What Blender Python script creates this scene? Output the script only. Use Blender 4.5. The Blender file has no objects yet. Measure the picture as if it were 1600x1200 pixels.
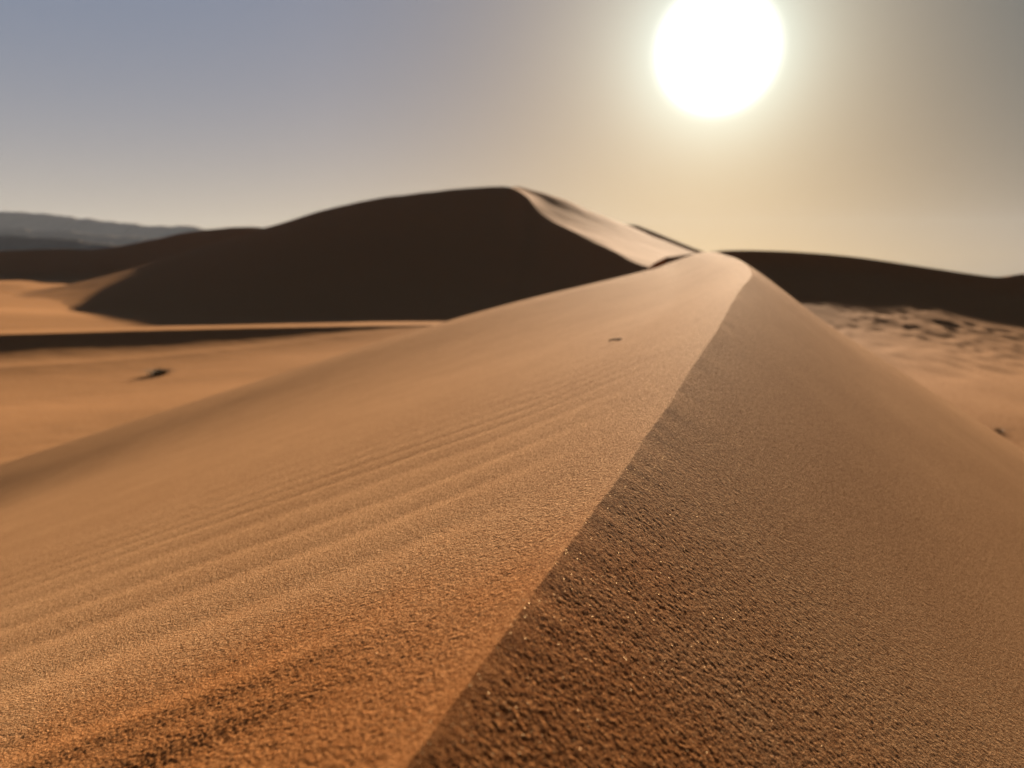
import bpy, math, random
import numpy as np
from mathutils import Vector

# ------------------------------------------------------------------ basics
S = bpy.context.scene
COL = S.collection
R = math.radians
rng = np.random.default_rng(7)
random.seed(7)

F = 1208.0                       # focal length in pixels of a 1600 px wide frame
PITCH = R(9.4)
SUN_AZ, SUN_EL = R(14.1), R(13.5)
SUN = np.array([math.sin(SUN_AZ) * math.cos(SUN_EL), math.cos(SUN_AZ) * math.cos(SUN_EL), math.sin(SUN_EL)])


def P(px, py, dist):
    """point at forward distance dist (m) seen at a photograph pixel; camera at the origin looking along +Y"""
    X, Y = (px - 800) / F, (600 - py) / F
    fwd = math.cos(PITCH) + Y * math.sin(PITCH)
    up = -math.sin(PITCH) + Y * math.cos(PITCH)
    return np.array([X / fwd * dist, dist, up / fwd * dist])


def tag(o, label, cat, kind=None, group=None):
    o['label'] = label
    o['category'] = cat
    if kind:
        o['kind'] = kind
    if group:
        o['group'] = group
    return o


def node(nt, typ, **kw):
    n = nt.nodes.new(typ)
    for k, v in kw.items():
        if k in n.inputs:
            n.inputs[k].default_value = v
        else:
            setattr(n, k, v)
    return n


# ------------------------------------------------------------------ numpy noise
def _hash(ix, iy, seed):
    h = (ix.astype(np.int64) * 374761393 + iy.astype(np.int64) * 668265263 + seed * 1442695041) & 0x7fffffff
    h = ((h ^ (h >> 13)) * 1274126177) & 0x7fffffff
    h = (h ^ (h >> 16)) & 0xffff
    return h.astype(np.float64) / 65535.0


def vnoise(x, y, seed=0):
    """value noise, about -1..1"""
    x0, y0 = np.floor(x), np.floor(y)
    fx, fy = x - x0, y - y0
    fx = fx * fx * fx * (fx * (fx * 6 - 15) + 10)
    fy = fy * fy * fy * (fy * (fy * 6 - 15) + 10)
    a, b = _hash(x0, y0, seed), _hash(x0 + 1, y0, seed)
    c, d = _hash(x0, y0 + 1, seed), _hash(x0 + 1, y0 + 1, seed)
    return 2 * ((a * (1 - fx) + b * fx) * (1 - fy) + (c * (1 - fx) + d * fx) * fy) - 1


def fbm(x, y, seed=0, octaves=3):
    t, a = 0.0, 1.0
    c, s = math.cos(0.6), math.sin(0.6)
    for k in range(octaves):
        t = t + a * vnoise(x, y, seed + 17 * k)
        x, y = 2.03 * (c * x - s * y), 2.03 * (s * x + c * y)
        a *= 0.5
    return t


def pchip(xk, yk, x):
    """monotone cubic through the knots, straight beyond the ends"""
    xk, yk = np.asarray(xk, float), np.asarray(yk, float)
    h = np.diff(xk)
    dl = np.diff(yk) / h
    m = np.zeros(len(xk))
    m[0], m[-1] = dl[0], dl[-1]
    for i in range(1, len(xk) - 1):
        if dl[i - 1] * dl[i] > 0:
            w1, w2 = 2 * h[i] + h[i - 1], h[i] + 2 * h[i - 1]
            m[i] = (w1 + w2) / (w1 / dl[i - 1] + w2 / dl[i])
    i = np.clip(np.searchsorted(xk, x) - 1, 0, len(h) - 1)
    t = (x - xk[i]) / h[i]
    tt = np.clip(t, 0, 1)
    v = ((1 + 2 * tt) * (1 - tt) ** 2 * yk[i] + tt * (1 - tt) ** 2 * h[i] * m[i]
         + tt * tt * (3 - 2 * tt) * yk[i + 1] + tt * tt * (tt - 1) * h[i] * m[i + 1])
    v = v + np.where(t < 0, t * h[i] * m[i], 0) + np.where(t > 1, (t - 1) * h[i] * m[i + 1], 0)
    return v


def smooth(a, b, x):
    t = np.clip((x - a) / (b - a), 0, 1)
    return t * t * (3 - 2 * t)


# ------------------------------------------------------------------ mesh helpers
def grid_mesh(name, V, mat, wrap=False):
    """V: (rows, cols, 3) array of points joined into quads"""
    n, m = V.shape[:2]
    co = np.ascontiguousarray(V.reshape(-1, 3), dtype=np.float32)
    i = np.arange(n - 1)[:, None] * m
    j = np.arange(m - 1)[None, :]
    a = (i + j).reshape(-1)
    q = np.stack([a, a + 1, a + m + 1, a + m], 1)
    if wrap:
        b = (np.arange(n - 1) * m)
        q = np.concatenate([q, np.stack([b + m - 1, b, b + m, b + 2 * m - 1], 1)])
    # make the faces look up
    p = co[q[len(q) // 2]]
    if np.cross(p[1] - p[0], p[3] - p[0])[2] < 0:
        q = q[:, ::-1]
    q = np.ascontiguousarray(q, dtype=np.int32)
    me = bpy.data.meshes.new(name)
    me.vertices.add(len(co))
    me.vertices.foreach_set('co', co.ravel())
    me.loops.add(q.size)
    me.loops.foreach_set('vertex_index', q.ravel())
    me.polygons.add(len(q))
    me.polygons.foreach_set('loop_start', np.arange(0, q.size, 4, dtype=np.int32))
    me.polygons.foreach_set('use_smooth', np.ones(len(q), dtype=bool))
    me.update(calc_edges=True)
    me.materials.append(mat)
    o = bpy.data.objects.new(name, me)
    COL.objects.link(o)
    return o


def poly_mesh(name, verts, faces, mat, parent=None, smooth_shade=True):
    me = bpy.data.meshes.new(name)
    me.from_pydata([tuple(map(float, v)) for v in verts], [], faces)
    me.polygons.foreach_set('use_smooth', [smooth_shade] * len(me.polygons))
    me.update()
    me.materials.append(mat)
    o = bpy.data.objects.new(name, me)
    COL.objects.link(o)
    o.parent = parent
    return o


def resample(row, n, ts=None):
    """row: list of 3D points -> n points along a smooth curve, parameter = point index"""
    A = np.array(row, float)
    k = np.arange(len(A))
    t = np.linspace(0, len(A) - 1, n)
    out = np.empty((n, 3))
    for c in range(3):
        # Catmull-Rom
        p = np.concatenate([[2 * A[0, c] - A[1, c]], A[:, c], [2 * A[-1, c] - A[-2, c]]])
        i = np.clip(np.floor(t).astype(int), 0, len(A) - 2)
        f = t - i
        p0, p1, p2, p3 = p[i], p[i + 1], p[i + 2], p[i + 3]
        out[:, c] = 0.5 * (2 * p1 + (p2 - p0) * f + (2 * p0 - 5 * p1 + 4 * p2 - p3) * f ** 2 + (3 * p1 - p0 - 3 * p2 + p3) * f ** 3)
    return out


def loft(sections, n, m):
    """sections: list of lists of rows (a list of rows is smooth inside, sharp where sections meet) -> grid"""
    parts = []
    for s, rows in enumerate(sections):
        RR = np.stack([resample(r, n) for r in rows])          # rows, n, 3
        cols = np.stack([resample(RR[:, j], m) for j in range(n)], 1)
        parts.append(cols if s == 0 else cols[1:])
    return np.concatenate(parts)


# ------------------------------------------------------------------ materials
def new_mat(name):
    m = bpy.data.materials.new(name)
    m.use_nodes = True
    nt = m.node_tree
    nt.nodes.clear()
    return m, nt, nt.nodes.new('ShaderNodeOutputMaterial')


def sand_mat(name, c1, c2, blotch, bumps, rough=0.9, spec=0.006, grain=30.0, glint=None, sheen=0.0, red_patch=None):
    """c1..c2 two tones mixed by patchy noise and fine grains; bumps = [(scale, strength, distance)]"""
    m, nt, out = new_mat(name)
    L = nt.links.new
    tc = node(nt, 'ShaderNodeTexCoord')
    obj = tc.outputs['Object']
    n1 = node(nt, 'ShaderNodeTexNoise', Scale=blotch, Detail=5.0)
    L(obj, n1.inputs['Vector'])
    n2 = node(nt, 'ShaderNodeTexNoise', Scale=grain, Detail=1.0)
    L(obj, n2.inputs['Vector'])
    ad = node(nt, 'ShaderNodeMath', operation='MULTIPLY_ADD')
    ad.inputs[1].default_value = 0.15
    L(n1.outputs['Fac'], ad.inputs[0]); L(n2.outputs['Fac'], ad.inputs[2])
    n3 = node(nt, 'ShaderNodeTexNoise', Scale=grain * 0.36, Detail=2.0, Roughness=0.7)
    L(obj, n3.inputs['Vector'])
    a3 = node(nt, 'ShaderNodeMath', operation='MULTIPLY_ADD')
    a3.inputs[1].default_value = 0.9
    L(n3.outputs['Fac'], a3.inputs[0]); L(ad.outputs[0], a3.inputs[2])
    ad = a3
    mr = node(nt, 'ShaderNodeMapRange')
    mr.inputs['From Min'].default_value = 0.82
    mr.inputs['From Max'].default_value = 1.24
    L(ad.outputs[0], mr.inputs['Value'])
    mix = node(nt, 'ShaderNodeMix', data_type='RGBA')
    mix.inputs[6].default_value = (*c1, 1)
    mix.inputs[7].default_value = (*c2, 1)
    L(mr.outputs[0], mix.inputs[0])
    pb = node(nt, 'ShaderNodeBsdfPrincipled')
    pb.inputs['Roughness'].default_value = rough
    pb.inputs['Specular IOR Level'].default_value = spec
    pb.inputs['Sheen Weight'].default_value = sheen
    pb.inputs['Sheen Roughness'].default_value = 0.5
    base = mix.outputs[2]
    if red_patch:                                   # redder, darker tint fading out from a centre, ragged edge
        tint, centre, r0, r1 = red_patch
        dv = node(nt, 'ShaderNodeVectorMath', operation='DISTANCE')
        L(obj, dv.inputs[0]); dv.inputs[1].default_value = centre
        nw = node(nt, 'ShaderNodeTexNoise', Scale=5.0, Detail=6.0)
        L(obj, nw.inputs['Vector'])
        df = node(nt, 'ShaderNodeMath', operation='MULTIPLY_ADD')
        L(nw.outputs['Fac'], df.inputs[0]); df.inputs[1].default_value = 0.5
        L(dv.outputs['Value'], df.inputs[2])
        sr = node(nt, 'ShaderNodeMapRange', interpolation_type='SMOOTHSTEP')
        sr.inputs['From Min'].default_value = r0 + 0.25
        sr.inputs['From Max'].default_value = r1 + 0.25
        sr.inputs['To Min'].default_value = 1.0
        sr.inputs['To Max'].default_value = 0.0
        L(df.outputs[0], sr.inputs['Value'])
        mt = node(nt, 'ShaderNodeMix', data_type='RGBA', blend_type='MULTIPLY')
        L(sr.outputs[0], mt.inputs[0]); L(base, mt.inputs[6])
        mt.inputs[7].default_value = (*tint, 1)
        base = mt.outputs[2]
    L(base, pb.inputs['Base Color'])
    prev = None
    for sc, st, di in bumps:
        nz = node(nt, 'ShaderNodeTexNoise', Scale=sc, Detail=2.0, Roughness=0.55)
        L(obj, nz.inputs['Vector'])
        b = node(nt, 'ShaderNodeBump', Strength=st, Distance=di)
        L(nz.outputs['Fac'], b.inputs['Height'])
        if prev:
            L(prev.outputs[0], b.inputs['Normal'])
        prev = b
    L(prev.outputs[0], pb.inputs['Normal'])
    if glint:
        scale, share, gr = glint
        vo = node(nt, 'ShaderNodeTexVoronoi', Scale=scale)
        L(obj, vo.inputs['Vector'])
        sp = node(nt, 'ShaderNodeSeparateColor')
        L(vo.outputs['Color'], sp.inputs[0])
        th = node(nt, 'ShaderNodeMath', operation='GREATER_THAN')
        L(sp.outputs[0], th.inputs[0]); th.inputs[1].default_value = 1 - share
        # only the middle of the cell: a small facet of a grain
        dd = node(nt, 'ShaderNodeMath', operation='LESS_THAN')
        L(vo.outputs['Distance'], dd.inputs[0]); dd.inputs[1].default_value = 0.42
        mu = node(nt, 'ShaderNodeMath', operation='MULTIPLY')
        L(th.outputs[0], mu.inputs[0]); L(dd.outputs[0], mu.inputs[1])
        ge = node(nt, 'ShaderNodeNewGeometry')
        v2 = node(nt, 'ShaderNodeTexWhiteNoise', noise_dimensions='3D')
        L(vo.outputs['Position'], v2.inputs['Vector'])
        sub = node(nt, 'ShaderNodeVectorMath', operation='SUBTRACT')
        L(v2.outputs['Color'], sub.inputs[0]); sub.inputs[1].default_value = (.5, .5, .5)
        sca = node(nt, 'ShaderNodeVectorMath', operation='SCALE')
        L(sub.outputs[0], sca.inputs[0]); sca.inputs['Scale'].default_value = 1.1
        sm = node(nt, 'ShaderNodeVectorMath', operation='ADD')
        L(ge.outputs['Normal'], sm.inputs[0]); L(sca.outputs[0], sm.inputs[1])
        no = node(nt, 'ShaderNodeVectorMath', operation='NORMALIZE')
        L(sm.outputs[0], no.inputs[0])
        gl = node(nt, 'ShaderNodeBsdfGlossy', Roughness=gr)
        gl.inputs['Color'].default_value = (0.20, 0.135, 0.075, 1)
        L(no.outputs[0], gl.inputs['Normal'])
        ms = node(nt, 'ShaderNodeMixShader')
        L(mu.outputs[0], ms.inputs[0]); L(pb.outputs[0], ms.inputs[1]); L(gl.outputs[0], ms.inputs[2])
        L(ms.outputs[0], out.inputs['Surface'])
    else:
        L(pb.outputs[0], out.inputs['Surface'])
    return m


def plain_mat(name, c1, c2, scale, rough=0.8, bump=0.3, dist=0.01):
    m, nt, out = new_mat(name)
    L = nt.links.new
    tc = node(nt, 'ShaderNodeTexCoord')
    nz = node(nt, 'ShaderNodeTexNoise', Scale=scale, Detail=6.0)
    L(tc.outputs['Object'], nz.inputs['Vector'])
    mix = node(nt, 'ShaderNodeMix', data_type='RGBA')
    mix.inputs[6].default_value = (*c1, 1)
    mix.inputs[7].default_value = (*c2, 1)
    L(nz.outputs['Fac'], mix.inputs[0])
    pb = node(nt, 'ShaderNodeBsdfPrincipled', Roughness=rough)
    pb.inputs['Specular IOR Level'].default_value = 0.2
    L(mix.outputs[2], pb.inputs['Base Color'])
    b = node(nt, 'ShaderNodeBump', Strength=bump, Distance=dist)
    L(nz.outputs['Fac'], b.inputs['Height'])
    L(b.outputs[0], pb.inputs['Normal'])
    L(pb.outputs[0], out.inputs['Surface'])
    return m


SAND_A, SAND_B = (0.38, 0.180, 0.078), (0.50, 0.262, 0.124)
M_near = sand_mat('near_sand', (0.29, 0.130, 0.053), (0.64, 0.358, 0.180), 3.0,
                  [(170, 0.8, 0.0016), (460, 1.0, 0.0022), (1000, 1.0, 0.0010)], rough=0.85, spec=0.006, grain=620.0, glint=(1200, 0.025, 0.55),
                  red_patch=((0.92, 0.70, 0.50), (-0.15, 0.15, -0.35), 0.30, 0.75))
M_mid = sand_mat('mid_sand', SAND_A, SAND_B, 0.25, [(1.2, 0.35, 0.03), (7, 0.3, 0.008)])
M_far = sand_mat('far_sand', SAND_A, SAND_B, 0.04, [(0.35, 0.3, 0.1), (2.2, 0.3, 0.025)])
M_rock = plain_mat('hill_rock', (0.13, 0.10, 0.085), (0.22, 0.17, 0.13), 0.01, bump=0.2, dist=3)

# ------------------------------------------------------------------ the near dune
# crest line: photograph pixels walked outwards, each put where its line of sight meets a crest rising at grade m
RIDGE_PX = [(637, 1197), (770, 1010), (862, 890), (940, 785), (1000, 697), (1063, 602), (1115, 522), (1150, 466), (1173, 428)]
_k = np.arange(len(RIDGE_PX))
_t = np.linspace(0, len(RIDGE_PX) - 1, 60)
_px = np.stack([np.interp(_t, _k, [p[0] for p in RIDGE_PX]), np.interp(_t, _k, [p[1] for p in RIDGE_PX])], 1)
RIDGE = [P(*_px[0], .36)]
for q in _px[1:]:
    u = P(q[0], q[1], 1.0)
    y0, z0 = RIDGE[-1][1], RIDGE[-1][2]
    m = float(np.interp(math.log(y0), [math.log(v) for v in (.36, .7, 1.3, 2.2, 3.6)], [.072, .078, .08, .06, .025]))
    RIDGE.append(u * ((z0 - m * y0) / (u[2] - m)))
RIDGE = np.array(RIDGE)
Y_END = RIDGE[-1, 1]
_l = np.log(RIDGE[:, 1] + 0.5)
_cx, _cz = np.polyfit(_l, RIDGE[:, 0], 4), np.polyfit(_l, RIDGE[:, 2], 4)
_yy = np.exp(np.linspace(math.log(.36), math.log(Y_END), 14))
RIDGE = [np.array([np.polyval(_cx, math.log(y + .5)), y, np.polyval(_cz, math.log(y + .5))]) for y in _yy]
_f = Y_END / 3.64
RIDGE += [P(1171, 417, 4.4 * _f), P(1158, 407, 5.4 * _f), P(1136, 399, 7.0 * _f), P(1102, 393.5, 10 * _f)]
RIDGE += [RIDGE[-1] + v * _f for v in (np.array([.3, 3, -.12]), np.array([.45, 8, -.9]), np.array([.5, 20, -4.0]))]
RIDGE = np.array(RIDGE)
for i in range(len(RIDGE) - 1):
    d = RIDGE[i + 1] - RIDGE[i]
    print('ridge', RIDGE[i].round(3), 'heading %.1f grade %.3f' % (math.degrees(math.atan2(d[0], d[1])), d[2] / math.hypot(d[0], d[1])))
CH = math.cos(R(18))


def near_base(x, y):
    ly = np.log(np.maximum(y, 0.02) + 0.5)
    lk = np.log(RIDGE[:, 1] + 0.5)
    y0 = RIDGE[0, 1]
    xr = np.where(y > y0, pchip(lk, RIDGE[:, 0], ly), RIDGE[0, 0] + (y - y0) * 0.37)
    zr = np.where(y > y0, pchip(lk, RIDGE[:, 2], ly), RIDGE[0, 2] + (y - y0) * 0.05)
    d = (x - xr) * CH
    e = np.maximum(-d, 0)
    g = np.maximum(d, 0)
    sl = 0.345 - 0.12 * smooth(4.5, 14, y)
    ee = np.maximum(e + 0.3 * (y - 8) - 2.6, 0)                       # the far flank rolls over and falls away
    left = sl * e + 0.03 * ee ** 2 / (1 + 0.25 * ee) * smooth(0.3, 2.5, e)
    left = left + 0.05 * (1 - np.exp(-np.maximum(y - 0.3, 0) / 1.8)) * smooth(0.01, 0.4, e)
    right = 0.65 * g + 0.045 * (1 - np.exp(-np.maximum(y - 0.3, 0) / 1.2)) * smooth(0.02, 0.5, g)
    z = zr - left - right
    z = z - 0.10 * np.maximum(0.62 - y, 0) ** 2 / (np.maximum(0.62 - y, 0) + 0.12) * smooth(0.0, 0.25, e)
    return z, d


def near_detail(x, y, d, r):
    z = np.zeros_like(x)
    wl = smooth(0.004, -0.03, d)                  # 1 on the windward (left) flank
    wr = smooth(-0.004, 0.02, d)
    # wind ripples on the left flank, running obliquely over it
    a = R(84)
    al, ac = x * math.sin(a) + y * math.cos(a), x * math.cos(a) - y * math.sin(a)
    ph = ac / 0.15 + 0.55 * vnoise(al * 0.55, ac * 1.6, 5) + 0.22 * vnoise(al * 1.6, ac * 3.5, 6) + 0.10 * al
    patch = 0.45 + 0.55 * smooth(-0.6, 0.5, vnoise(al * 0.6, ac * 1.0, 7))
    rip = 0.0011 * (np.sin(2 * math.pi * ph) + 0.3 * np.sin(4 * math.pi * ph + 1.0)) * patch * smooth(7, 2.5, r)
    rip += 0.0004 * np.sin(2 * math.pi * (ph * 2.7 + 0.6 * vnoise(al * 1.3, ac * 5, 8))) * smooth(4, 1.2, r) * smooth(-.3, .6, vnoise(al * 1.1, ac * 2.0, 9))
    z += rip * wl * smooth(0.02, 0.25, -d)
    # broad unevenness
    z += 0.0025 * fbm(x * 1.4, y * 1.0, 11, 2) * smooth(0.05, 0.6, -d)
    z += 0.02 * fbm(x * 0.22, y * 0.15, 12, 2) * smooth(1.0, 6.0, np.abs(d))
    # clumps of grains: coarse on the slip face, fine on the windward side
    f1 = smooth(6.0, 1.5, r)
    f2 = smooth(2.6, 0.8, r)
    f3 = smooth(1.3, 0.5, r)
    b = R(-30)
    xa, ya = x * math.cos(b) + y * math.sin(b), -x * math.sin(b) + y * math.cos(b)
    va = 0.8 + 0.25 * vnoise(xa * 22, ya * 31, 25)
    c2, s2 = math.cos(.5), math.sin(.5)
    xb, yb = c2 * x - s2 * y, s2 * x + c2 * y
    cl = (0.00015 * vnoise(xa * 330, ya * 370, 21) * f1 + 0.00018 * vnoise(xb * 530, yb * 500, 22) * f2
          + 0.00018 * vnoise(xa * 800, ya * 800, 23) * f3) * (0.7 + 0.3 * va)
    fl = (0.00014 * vnoise(xa * 260, ya * 330, 31) * f1 + 0.00022 * vnoise(x * 470 + y * 70, y * 470 - x * 70, 32) * f2
          + 0.00024 * vnoise(x * 800, y * 800, 33) * f3) * (0.8 + 0.25 * va)
    z += 0.85 * cl * wr + fl * wl
    # the crest line is crisp but never ruler-straight
    return z


az_d = np.linspace(R(-56), R(60), 1560)
az = np.concatenate([np.linspace(R(-180), R(-57), 90, endpoint=False), az_d, np.linspace(R(61), R(180), 80, endpoint=False)])
rr = [0.012]
while rr[-1] < 70:
    r = rr[-1]
    k = 0.0021 if 0.3 < r < 1.3 else (0.03 if r < 0.2 else 0.0026 + 0.008 * min(1, math.log(max(r, .01) / 1.3) / 1.5) if r >= 1.3 else 0.008)
    rr.append(r * (1 + k))
rr = np.array(rr)
RG, AG = np.meshgrid(rr, az, indexing='ij')
X, Y = RG * np.sin(AG), RG * np.cos(AG)
wob = 0.0014 * fbm(Y * 13, Y * 0 + 3.3, 41, 3) * smooth(.2, .5, Y) + 0.005 * vnoise(Y * 1.3, Y * 0 + 8.1, 42) * smooth(.8, 3, Y)
_, D = near_base(X, Y)
Z, D = near_base(X + 1.3 * wob * np.exp(-np.abs(D) / 0.04), Y)
Z = Z + near_detail(X, Y, D, RG)
Z = np.maximum(Z, -14.0)
print('near dune', Z.shape)
V = np.stack([X, Y, Z], -1)
o = grid_mesh('dune_crest', V, M_near, wrap=True)
tag(o, 'close rippled sand dune whose sharp crest runs away from the viewer', 'sand dune', 'structure')


def ground_near(x, y):
    z, d = near_base(np.array([float(x)]), np.array([float(y)]))
    return float(z[0])


# ------------------------------------------------------------------ hollow and low dune on the left
def hollow(x, y):
    yc = pchip([-80, -30, -16, -5, 20], [38, 44.5, 48.5, 50.5, 54], x) + 0.5 * vnoise(x * .12, x * 0, 61)
    hs = pchip([-80, -45, -30, -22, -16, -11, -8, -4, 20], [1.15, 1.2, 1.15, 1.05, 0.78, 0.42, 0.2, 0.06, 0.05], x)
    zc = pchip([-80, -30, -16, -5, 20], [-4.3, -4.48, -4.42, -4.45, -4.5], x)
    t = y - yc
    run = hs / 0.165
    front = zc - hs * (1 - (1 - np.clip(-t / run, 0, 1)) ** 2)
    # in front of the face: a gently sagging floor
    q = np.maximum(-t - run, 0)
    front = front - 0.10 * q * np.exp(-q / 9.0) - 0.010 * q
    back = zc - 0.02 * t - 0.0045 * np.maximum(t, 0) ** 2
    z = np.where(t < 0, front, back)
    z = z + 0.045 * fbm(x * 0.10 + y * .05, y * 0.16, 62, 2) * smooth(0.3, 4, np.abs(t)) + 0.006 * fbm(x * 1.1, y * 1.5, 63, 2)
    # a low swell nearer the viewer
    z = z + 0.12 * np.exp(-((y - 27 - 0.35 * (x + 12)) / 4.0) ** 2) * smooth(-4, -12, x)
    return np.maximum(z, -9.5)


gx = np.linspace(-75, 14, 420)
gy = np.concatenate([np.linspace(6, 40, 170, endpoint=False), np.linspace(40, 56, 240, endpoint=False), np.linspace(56, 86, 60)])
GX, GY = np.meshgrid(gx, gy)
o = grid_mesh('dune_hollow', np.stack([GX, GY, hollow(GX, GY)], -1), M_mid)
tag(o, 'sunlit sand hollow with a low shaded dune step at its back', 'sand hollow', 'structure')

# ------------------------------------------------------------------ slope with footprints on the right
crest = [(1040, 402, 46), (1110, 393.5, 44), (1160, 391, 43), (1250, 394, 42), (1340, 402, 41), (1450, 418, 40), (1540, 431, 39), (1570, 432, 39),
         (1600, 428, 39), (1700, 424, 39), (1900, 428, 38)]
rowC = [P(*a) for a in crest]
SH = np.array([-math.sin(SUN_AZ), -math.cos(SUN_AZ), 0])


def lower(row, dist, dz, dx=0.0):
    return [p + np.array([dx - 0.15 * dist, -dist, dz]) for p in row]


face1 = lower(rowC, 2.0, -0.80)
face2 = lower(rowC, 4.2, -1.28)
apron0 = lower(rowC, 9.3, -2.30)
apron1 = lower(rowC, 13.5, -2.88)
apron2 = lower(rowC, 19, -3.3)
apron3 = lower(rowC, 30, -3.9, 1)
apron4 = lower(rowC, 40, -5.2, 1)
backA = [p + np.array([0, 6, -0.8]) for p in rowC]
backB = [p + np.array([0, 16, -3.5]) for p in rowC]
backC = [p + np.array([0, 34, -9]) for p in rowC]
G = loft([[apron4, apron3, apron2, apron1, apron0, face2, face1, rowC], [rowC, backA, backB, backC]], 700, 110)
o_pts = G.copy()
# footprints: trails of dents trodden over the apron
dx, dy = G[..., 0], G[..., 1]
dent = np.zeros_like(dx)
FP = []
for x, y, a in [(11.6, 31, R(168)), (12.4, 30, R(160)), (13.4, 30, R(163)), (14.5, 29, R(158)), (16.5, 29.5, R(165)), (15.5, 27, R(175)), (13, 27.5, R(150)), (10.6, 27, R(150)), (9.3, 22, R(140))]:
    for st in range(24):
        side = 0.15 if st % 2 else -0.15
        FP.append((x + 1.5 + side * math.cos(a) + rng.normal(0, .07), y + 2.5 - side * math.sin(a) + rng.normal(0, .07), rng.uniform(.16, .28), rng.uniform(.03, .07)))
        x += 0.6 * math.sin(a); y += 0.6 * math.cos(a)
        a += rng.normal(0, .10)
for k in range(210):
    FP.append((rng.normal(16.8, 2.3), rng.normal(25.6, 2.9), rng.uniform(.18, .42), rng.uniform(.035, .10)))
for fx, fy, fr, fd in FP:
    w = (np.abs(dx - fx) < 3 * fr) & (np.abs(dy - fy) < 3 * fr)
    q = ((dx[w] - fx) ** 2 + (dy[w] - fy) ** 2) / fr ** 2
    dent[w] += fd * (-np.exp(-q) + 0.18 * np.exp(-((np.sqrt(q) - 1.4) / .5) ** 2))
G[..., 2] += 0.055 * np.tanh(dent / 0.065) + 0.03 * fbm(dx * 0.4, dy * 0.5, 71, 2) * smooth(1, 6, 42 - dy)
o = grid_mesh('dune_slope', G, M_mid)
tag(o, 'shaded dune face above a sunlit apron pitted with footprints', 'sand dune', 'structure')

# ------------------------------------------------------------------ the big dune behind
FLOOR = -6.0
crest = [(60, 452, 150), (150, 437, 152), (215, 417, 153), (300, 388, 153), (360, 372, 152), (410, 357, 150), (480, 335, 147), (560, 316, 145), (650, 302, 142),
         (700, 296, 141), (740, 292.5, 140), (772, 291, 139), (797, 292.5, 138), (822, 306, 131), (845, 333, 123), (890, 359.5, 112), (945, 386, 101), (997, 411, 92), (1060, 425, 84)]
rowC = [P(*a) for a in crest]
footD = [130, 120, 108, 100, 94, 88, 82, 78, 75, 74.5, 74, 74, 74, 74, 74, 72, 70, 68, 66]
rows = []
for w in (0.0, 0.25, 0.5, 0.75):
    r = []
    for p, fd in zip(rowC, footD):
        y = fd + (p[1] - fd) * w
        zf = FLOOR - 0.6
        z = zf + (p[2] - zf) * w ** 1.45
        r.append(np.array([p[0] + (y - p[1]) * math.tan(SUN_AZ) * 0.25, y, z]))
    rows.append(r)
bpx = [None] * 12 + [(806, 293, 146), (840, 299, 145), (885, 313, 143), (925, 331, 143), (968, 348, 146), (1020, 370, 154), (1092, 397, 158)]
rowB = []
for p, b in zip(rowC, bpx):
    rowB.append(P(*b) if b else p + np.array([1.0, 10, -0.9]))
rowM = [a * 0.5 + b * 0.5 + np.array([0, 0, -0.25]) if i > 12 else a * .5 + b * .5 + np.array([0, 0, 0.15 if i < 10 else -0.05]) for i, (a, b) in enumerate(zip(rowC, rowB))]
rowB2 = [p + np.array([2, 11, -0.7]) for p in rowB]
rowD = [p + np.array([8, 40, -5]) for p in rowB]
rowE = [np.array([p[0] + 15, p[1] + 95, FLOOR - 3]) for p in rowB]
G = loft([rows + [rowC], [rowC, rowM, rowB, rowB2, rowD, rowE]], 420, 220)
G[..., 2] += 0.12 * fbm(G[..., 0] * .12, G[..., 1] * .1, 81, 3)
o = grid_mesh('great_dune', G, M_far)
tag(o, 'great dark dune with its shaded face towards the viewer and a sunlit right shoulder', 'sand dune', 'structure')

# small dune peeping over the right shoulder of the big one
crest = [(900, 352, 200), (960, 350.5, 198), (990, 351.5, 196), (1008, 357, 195), (1050, 374, 194), (1090, 390, 192), (1130, 402, 190)]
foot = [(900, 354, 192), (950, 353, 192), (985, 359, 191), (1005, 368, 190), (1035, 382, 189), (1068, 398, 188), (1110, 412, 186)]
rc, rf = [P(*a) for a in crest], [P(*a) for a in foot]
rf2 = [p + np.array([-3, -12, -2.0]) for p in rf]
rf3 = [p + np.array([-6, -40, -10]) for p in rf]
rb = [p + np.array([8, 40, -6]) for p in rc]
rb2 = [p + np.array([16, 90, -16]) for p in rc]
o = grid_mesh('shoulder_dune', loft([[rf3, rf2, rf], [rf, rc], [rc, rb, rb2]], 160, 60), M_far)
tag(o, 'small dune with a dark strip below its crest at the right foot of the great dune', 'sand dune', 'structure')

# far dune on the left
crest = [(-420, 396, 255), (-200, 397, 250), (0, 392, 246), (90, 390, 244), (160, 388, 242), (210, 380, 240), (300, 362, 238), (370, 354, 236), (420, 358, 236), (480, 374, 236), (560, 400, 236)]
rc = [P(*a) for a in crest]
rf = [np.array([p[0] - 3, p[1] - 1.9 * (p[2] + 7) - 3, -6.6]) for p in rc]
rm = [a * .5 + b * .5 + np.array([0, 0, -0.5]) for a, b in zip(rc, rf)]
rf0 = [p + np.array([-2, -25, -1.5]) for p in rf]
rb = [p + np.array([8, 40, -4]) for p in rc]
rb2 = [p + np.array([16, 110, -18]) for p in rc]
G = loft([[rf0, rf, rm, rc], [rc, rb, rb2]], 300, 110)
G[..., 2] += 0.25 * fbm(G[..., 0] * .07, G[..., 1] * .07, 82, 3)
o = grid_mesh('distant_dune', G, M_far)
tag(o, 'long low dune in shade beyond the sunlit flat, left of the great dune', 'sand dune', 'structure')

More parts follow.
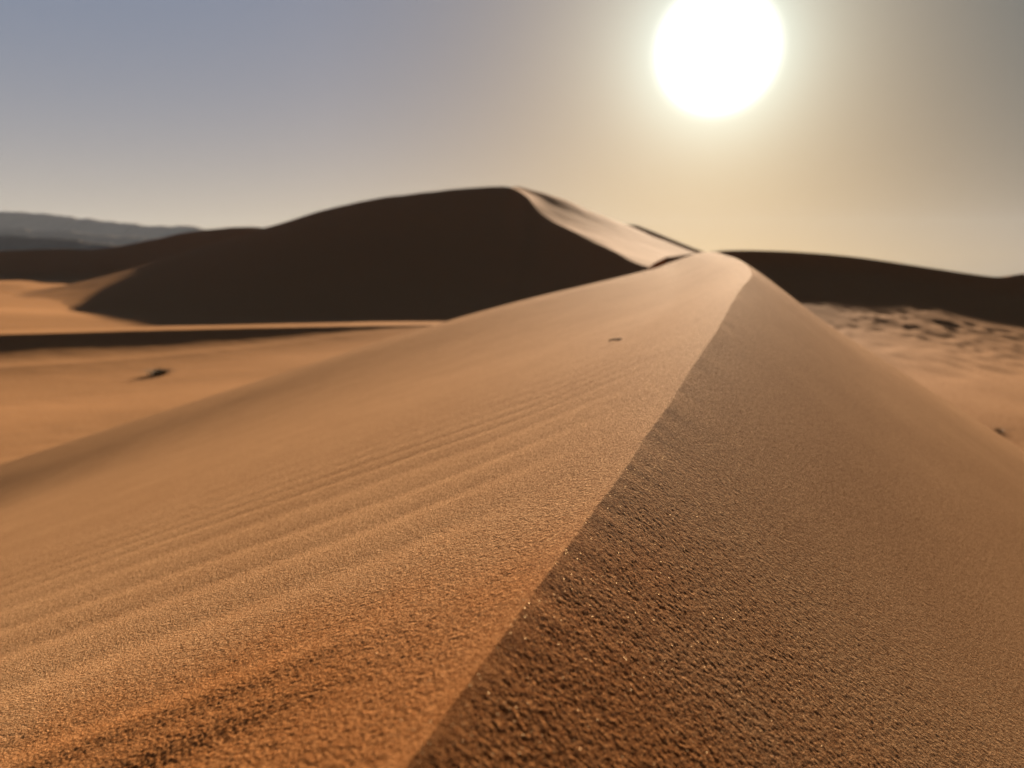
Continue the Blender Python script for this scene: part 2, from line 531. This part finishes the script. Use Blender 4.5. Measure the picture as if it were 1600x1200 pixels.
# ------------------------------------------------------------------ desert floor, one sheet to the horizon
t = np.linspace(-1, 1, 560)
ex = np.sign(t) * (np.expm1(np.abs(t) * 5.2) / math.expm1(5.2)) * 5600
GX, GY = np.meshgrid(ex, ex + 110)
GZ = FLOOR - 0.2 + 0.35 * fbm(GX * .028, GY * .028, 91, 3) + 3.0 * fbm(GX * .004, GY * .004, 92, 2) * smooth(260, 600, np.hypot(GX, GY))
# hummocks on the flat in front of the distant dune
GZ += 0.55 * np.maximum(fbm(GX * .10, GY * .16, 93, 3), 0) * np.exp(-((GX + 95) / 45) ** 2 - ((GY - 150) / 22) ** 2)
# a low mound at the left edge
GZ += 1.0 * np.exp(-((GX + 62) / 13) ** 2 - ((GY - 78) / 10) ** 2)
GZ = GZ - 4.0 * np.exp(-((GX - 0) / 60) ** 2 - ((GY - 10) / 40) ** 2) - 1.2
GZ += 1.2 * smooth(30, 70, GY)
GZ -= 0.036 * np.maximum(np.hypot(GX, GY) - 130, 0) * smooth(-0.35, -0.12, GX / np.maximum(np.abs(GY), 60)) * (GY > -1e5)
o = grid_mesh('ground', np.stack([GX, GY, GZ], -1), M_far)
tag(o, 'flat sandy desert floor between the dunes', 'desert ground', 'structure')


# ------------------------------------------------------------------ far hills
def range_mesh(name, skyline, depth, base, seed, rough, label):
    rc = [P(*a) for a in skyline]
    cr = resample(rc, 420)
    k = np.arange(420) / 419.0
    rel = cr[:, 2] - base
    nz = fbm(k * 38, k * 0 + seed, seed, 4)
    cr[:, 2] += rough * nz * np.clip(rel / max(rel.max(), 1), 0, 1)
    rows = []
    for w in np.linspace(-1, 1, 31):
        a = abs(w)
        prof = (1 - a) ** 1.15
        row = cr.copy()
        row[:, 1] += w * depth
        row[:, 0] += 0.15 * depth * a * vnoise(k * 30, k * 0 + w * 3, seed + 3)
        row[:, 2] = base + (cr[:, 2] - base) * np.clip(prof * (1 + 0.06 * a * fbm(k * 16, k * 0 + w * 4, seed + 5, 3)), 0, 1.0 if a < .05 else .97)
        rows.append(row)
    o = grid_mesh(name, np.stack(rows), M_rock)
    return tag(o, label, 'hills', 'structure')


range_mesh('mountains', [(-900, 360, 3600), (-600, 335, 3600), (-350, 345, 3600), (-150, 322, 3600), (0, 329, 3600), (45, 333, 3600), (100, 338, 3600), (140, 342, 3600), (200, 349, 3600),
                         (260, 353, 3600), (296, 353.5, 3600), (340, 361, 3600), (420, 372, 3600), (520, 385, 3600), (640, 402, 3600)], 420, -12, 5, 5,
           'blue-grey mountain range fading into haze on the left skyline')
range_mesh('foothills', [(-700, 372, 2600), (-400, 360, 2600), (-150, 362, 2600), (0, 357, 2600), (90, 361, 2600), (170, 367, 2600), (240, 372, 2600), (330, 380, 2600), (480, 398, 2600)],
           220, -14, 6, 4, 'low hazy grey foothills below the mountain range')
range_mesh('hills', [(-700, 380, 1150), (-400, 374, 1150), (-150, 371, 1150), (0, 369, 1150), (60, 371, 1150), (120, 376, 1150), (175, 382, 1150), (240, 390, 1150), (330, 400, 1150)],
           85, -12, 8, 1.2, 'brownish low hill just above the long shaded dune on the left')

# ------------------------------------------------------------------ small things lying on the sand
M_twig = plain_mat('dry_stem', (0.05, 0.035, 0.02), (0.11, 0.08, 0.045), 25)
M_blade = plain_mat('dry_leaf', (0.035, 0.032, 0.016), (0.09, 0.075, 0.035), 6)
M_stone = plain_mat('dark_stone', (0.05, 0.035, 0.028), (0.10, 0.07, 0.05), 30, dist=0.004)


def ray_to(o_name, px, py):
    """where the line of sight of a photograph pixel meets the dune of that name"""
    o = bpy.data.objects[o_name]
    d = P(px, py, 1.0)
    d = d / np.linalg.norm(d)
    ok, loc, nrm, idx = o.ray_cast((0, 0, 0), tuple(d))
    return np.array(loc) if ok else None


def tube(path, radii, n=6):
    vs, fs = [], []
    path = np.array(path)
    for i, (p, r) in enumerate(zip(path, radii)):
        t = path[min(i + 1, len(path) - 1)] - path[max(i - 1, 0)]
        t /= np.linalg.norm(t) + 1e-9
        u = np.cross(t, [0.3, 0.1, 1]); u /= np.linalg.norm(u) + 1e-9
        v = np.cross(t, u)
        for k in range(n):
            a = 2 * math.pi * k / n
            vs.append(p + r * (math.cos(a) * u + math.sin(a) * v))
    for i in range(len(path) - 1):
        for k in range(n):
            fs.append((i * n + k, i * n + (k + 1) % n, (i + 1) * n + (k + 1) % n, (i + 1) * n + k))
    fs.append(tuple(range(n))[::-1]); fs.append(tuple(range((len(path) - 1) * n, len(path) * n)))
    return vs, fs


def tussock(name, loc, width, height, nb, label, cat):
    root = bpy.data.objects.new(name, None)
    COL.objects.link(root)
    root.location = loc
    tag(root, label, cat)
    vs, fs = [], []
    for k in range(nb):
        a = random.uniform(0, 2 * math.pi)
        rad = abs(random.gauss(0, .28)) * width
        b = np.array([rad * math.cos(a) * .6, rad * math.sin(a) * .6, -0.03])
        lean = random.uniform(.2, .75) * width * .8
        aa = a + random.gauss(0, .6)
        h = height * random.uniform(.45, 1.05) * (1 - .35 * rad / width)
        side = np.array([-math.sin(aa), math.cos(aa), 0]) * random.uniform(.006, .014) * width
        n0 = len(vs)
        for i in range(5):
            t = i / 4
            c = b + np.array([math.cos(aa), math.sin(aa), 0]) * lean * t ** 1.6 + np.array([0, 0, h * (t - .25 * t * t) * 1.3])
            vs += [c - side * (1 - t * .85), c + side * (1 - t * .85)]
        for i in range(4):
            q = n0 + 2 * i
            fs.append((q, q + 1, q + 3, q + 2))
    poly_mesh('foliage', vs, fs, M_blade, root)
    sv, sf = [], []
    for k in range(9):
        a = k * .7
        v, f = tube([np.array([0, 0, -.08]), np.array([.12 * math.cos(a), .12 * math.sin(a), .3 * height / .6]) * width / 1.2,
                     np.array([.3 * math.cos(a), .3 * math.sin(a), .62 * height]) * 1.0], [.018 * width, .013 * width, .006 * width])
        n0 = len(sv); sv += v; sf += [tuple(n0 + i for i in q) for q in f]
    poly_mesh('stem', sv, sf, M_twig, root)
    return root


bpy.context.view_layer.update()
p = ray_to('dune_hollow', 250, 585)
print('shrub at', p)
if p is None:
    p = P(250, 585, 40)
tussock('desert_shrub', p, 1.2, .34, 420, 'lone dark shrub casting a long shadow in the sandy hollow on the left', 'shrub')

p = ray_to('dune_slope', 1560, 674)
print('tuft at', p)
if p is None:
    p = P(1560, 674, 13)
tussock('grass_tuft', p, .20, .12, 160, 'tiny dark dry tuft on the sunlit footprinted apron at the right edge', 'grass tuft')

p = ray_to('dune_crest', 964, 533)
print('twig at', p)
root = bpy.data.objects.new('dry_twig', None); COL.objects.link(root); root.location = p
tag(root, 'short dark twig lying alone on the sunlit side of the near crest', 'twig')
k = float(p[1]) / 1208 * 27
v, f = tube([(-.5 * k, -.05 * k, .02 * k), (-.2 * k, .02 * k, .10 * k), (.12 * k, 0, .08 * k), (.5 * k, .1 * k, .03 * k)], [.03 * k, .055 * k, .06 * k, .02 * k], 8)
poly_mesh('stem', v, f, M_twig, root)
v, f = tube([(.0 * k, 0, .1 * k), (.15 * k, -.12 * k, .16 * k), (.36 * k, -.2 * k, .10 * k)], [.04 * k, .03 * k, .015 * k], 8)
poly_mesh('side_shoot', v, f, M_twig, root)

# ------------------------------------------------------------------ haze
def haze_box():
    x0, x1, y0, y1, z0, z1 = -5700, 5700, -5600, 5750, -330, 260
    vs = [(x, y, z) for z in (z0, z1) for y in (y0, y1) for x in (x0, x1)]
    fs = [(0, 2, 3, 1), (4, 5, 7, 6), (0, 1, 5, 4), (2, 6, 7, 3), (0, 4, 6, 2), (1, 3, 7, 5)]
    m, nt, out = new_mat('haze_air')
    pv = node(nt, 'ShaderNodeVolumePrincipled')
    pv.inputs['Color'].default_value = (0.72, 0.78, 0.94, 1)
    pv.inputs['Density'].default_value = HAZE
    pv.inputs['Anisotropy'].default_value = 0.0
    nt.links.new(pv.outputs[0], out.inputs['Volume'])
    o = poly_mesh('haze', vs, fs, m, smooth_shade=False)
    tag(o, 'thin dusty air over the desert', 'haze', 'stuff')


HAZE = 4.6e-5
haze_box()

# ------------------------------------------------------------------ sky
w = bpy.data.worlds.new('World')
S.world = w
w.use_nodes = True
nt = w.node_tree
nt.nodes.clear()
L = nt.links.new
out = nt.nodes.new('ShaderNodeOutputWorld')
bg = nt.nodes.new('ShaderNodeBackground')
L(bg.outputs[0], out.inputs[0])
sky = node(nt, 'ShaderNodeTexSky', sky_type='NISHITA', sun_disc=False, sun_elevation=SUN_EL, sun_rotation=SUN_AZ,
           altitude=600.0, air_density=1.0, dust_density=2.5, ozone_density=1.0)
tc = node(nt, 'ShaderNodeTexCoord')
dt = node(nt, 'ShaderNodeVectorMath', operation='DOT_PRODUCT')
L(tc.outputs['Generated'], dt.inputs[0])
dt.inputs[1].default_value = tuple(SUN)
ac = node(nt, 'ShaderNodeMath', operation='ARCCOSINE')
cl = node(nt, 'ShaderNodeClamp')
cl.inputs['Min'].default_value = -0.99999; cl.inputs['Max'].default_value = 0.99999
L(dt.outputs['Value'], cl.inputs['Value'])
L(cl.outputs[0], ac.inputs[0])                                   # angle from the sun, radians


def M(op, a, b=None):
    n = node(nt, 'ShaderNodeMath', operation=op)
    for i, v in enumerate((a, b)):
        if v is None:
            continue
        if isinstance(v, (int, float)):
            n.inputs[i].default_value = v
        else:
            L(v, n.inputs[i])
    return n.outputs[0]


ang = ac.outputs[0]
EXPO = 1.45
GAIN = 0.05 * 2 ** EXPO


def dotc(v):
    n = node(nt, 'ShaderNodeVectorMath', operation='DOT_PRODUCT')
    L(tc.outputs['Generated'], n.inputs[0])
    n.inputs[1].default_value = v
    return n.outputs['Value']


def clamp01(x):
    n = node(nt, 'ShaderNodeClamp')
    L(x, n.inputs['Value'])
    return n.outputs[0]


def expdeg(x, deg):
    return M('EXPONENT', M('DIVIDE', x, -R(deg)))


elev = M('ARCSINE', clamp01(dotc((0, 0, 1))))
low = expdeg(elev, 7)                                              # dust near the horizon
left = clamp01(M('ADD', M('DIVIDE', dotc((-math.cos(SUN_AZ), math.sin(SUN_AZ), 0)), 0.9), 0.5))
front = node(nt, 'ShaderNodeMapRange', interpolation_type='SMOOTHSTEP')
front.inputs['From Min'].default_value = 0.05
front.inputs['From Max'].default_value = 0.60
L(dotc((math.sin(SUN_AZ), math.cos(SUN_AZ), 0)), front.inputs['Value'])
front = front.outputs[0]


def scaled(col, fac):
    n = node(nt, 'ShaderNodeVectorMath', operation='SCALE')
    if isinstance(col, tuple):
        n.inputs[0].default_value = col
    else:
        L(col, n.inputs[0])
    L(fac, n.inputs['Scale'])
    return n.outputs[0]


def vadd(a, b):
    n = node(nt, 'ShaderNodeVectorMath', operation='ADD')
    L(a, n.inputs[0]); L(b, n.inputs[1])
    return n.outputs[0]


TERMS = [((0.155, 0.143, 0.208), left), ((0.32, 0.22, 0.0), M('MULTIPLY', low, left)), ((0.90, 1.78, 2.05), expdeg(ang, 3.2)),
         ((0.777, 0.40, 0.0), expdeg(ang, 9)), ((0.78, 0.39, 0.0), M('MULTIPLY', low, expdeg(ang, 16))),
         ((0.153, 0.100, 0.057), low), ((0.0, 0.068, 0.118), M('ADD', M('MULTIPLY', low, 0), 1.0)),
         ((2.2, 2.1, 1.9), M('EXPONENT', M('MULTIPLY', M('POWER', M('DIVIDE', ang, R(3.65)), 7.0), -1.0)))]
tot = None
for col, f in TERMS:
    t = scaled(tuple(c / GAIN for c in col), f)
    tot = t if tot is None else vadd(tot, t)
tot = scaled(tot, front)
# away from the sun: the clear sky of the Sky Texture, dimmed so shaded faces stay dark
rear = scaled(sky.outputs[0], M('MULTIPLY', M('SUBTRACT', 1.0, front), REAR := 0.06))
tot = vadd(tot, rear)
L(tot, bg.inputs['Color'])
bg.inputs['Strength'].default_value = 0.05

# ------------------------------------------------------------------ sun
sl = bpy.data.lights.new('sun', 'SUN')
sl.energy = 5.0
sl.angle = R(0.55)
sl.color = (1.0, 0.84, 0.62)
so = bpy.data.objects.new('sun', sl)
COL.objects.link(so)

so.rotation_euler = Vector(tuple(SUN)).to_track_quat('Z', 'Y').to_euler()
so.location = (60, 240, 60)

# ------------------------------------------------------------------ camera
cd = bpy.data.cameras.new('camera')
cam = bpy.data.objects.new('camera', cd)
COL.objects.link(cam)
cam.location = (0, 0, 0)
cam.rotation_euler = (R(90) - PITCH, 0, 0)
cd.sensor_width = 36
cd.lens = 36 * F / 1600
cd.clip_start = 0.01
cd.clip_end = 20000
cd.dof.use_dof = True
cd.dof.focus_distance = 0.80
cd.dof.aperture_fstop = cd.lens / 5.5
S.camera = cam

S.view_settings.view_transform = 'Standard'
S.view_settings.look = 'None'
S.view_settings.exposure = EXPO
S.view_settings.gamma = 1
S.cycles.volume_bounces = 0
S.cycles.max_bounces = 5
S.cycles.diffuse_bounces = 3
S.cycles.use_denoising = True
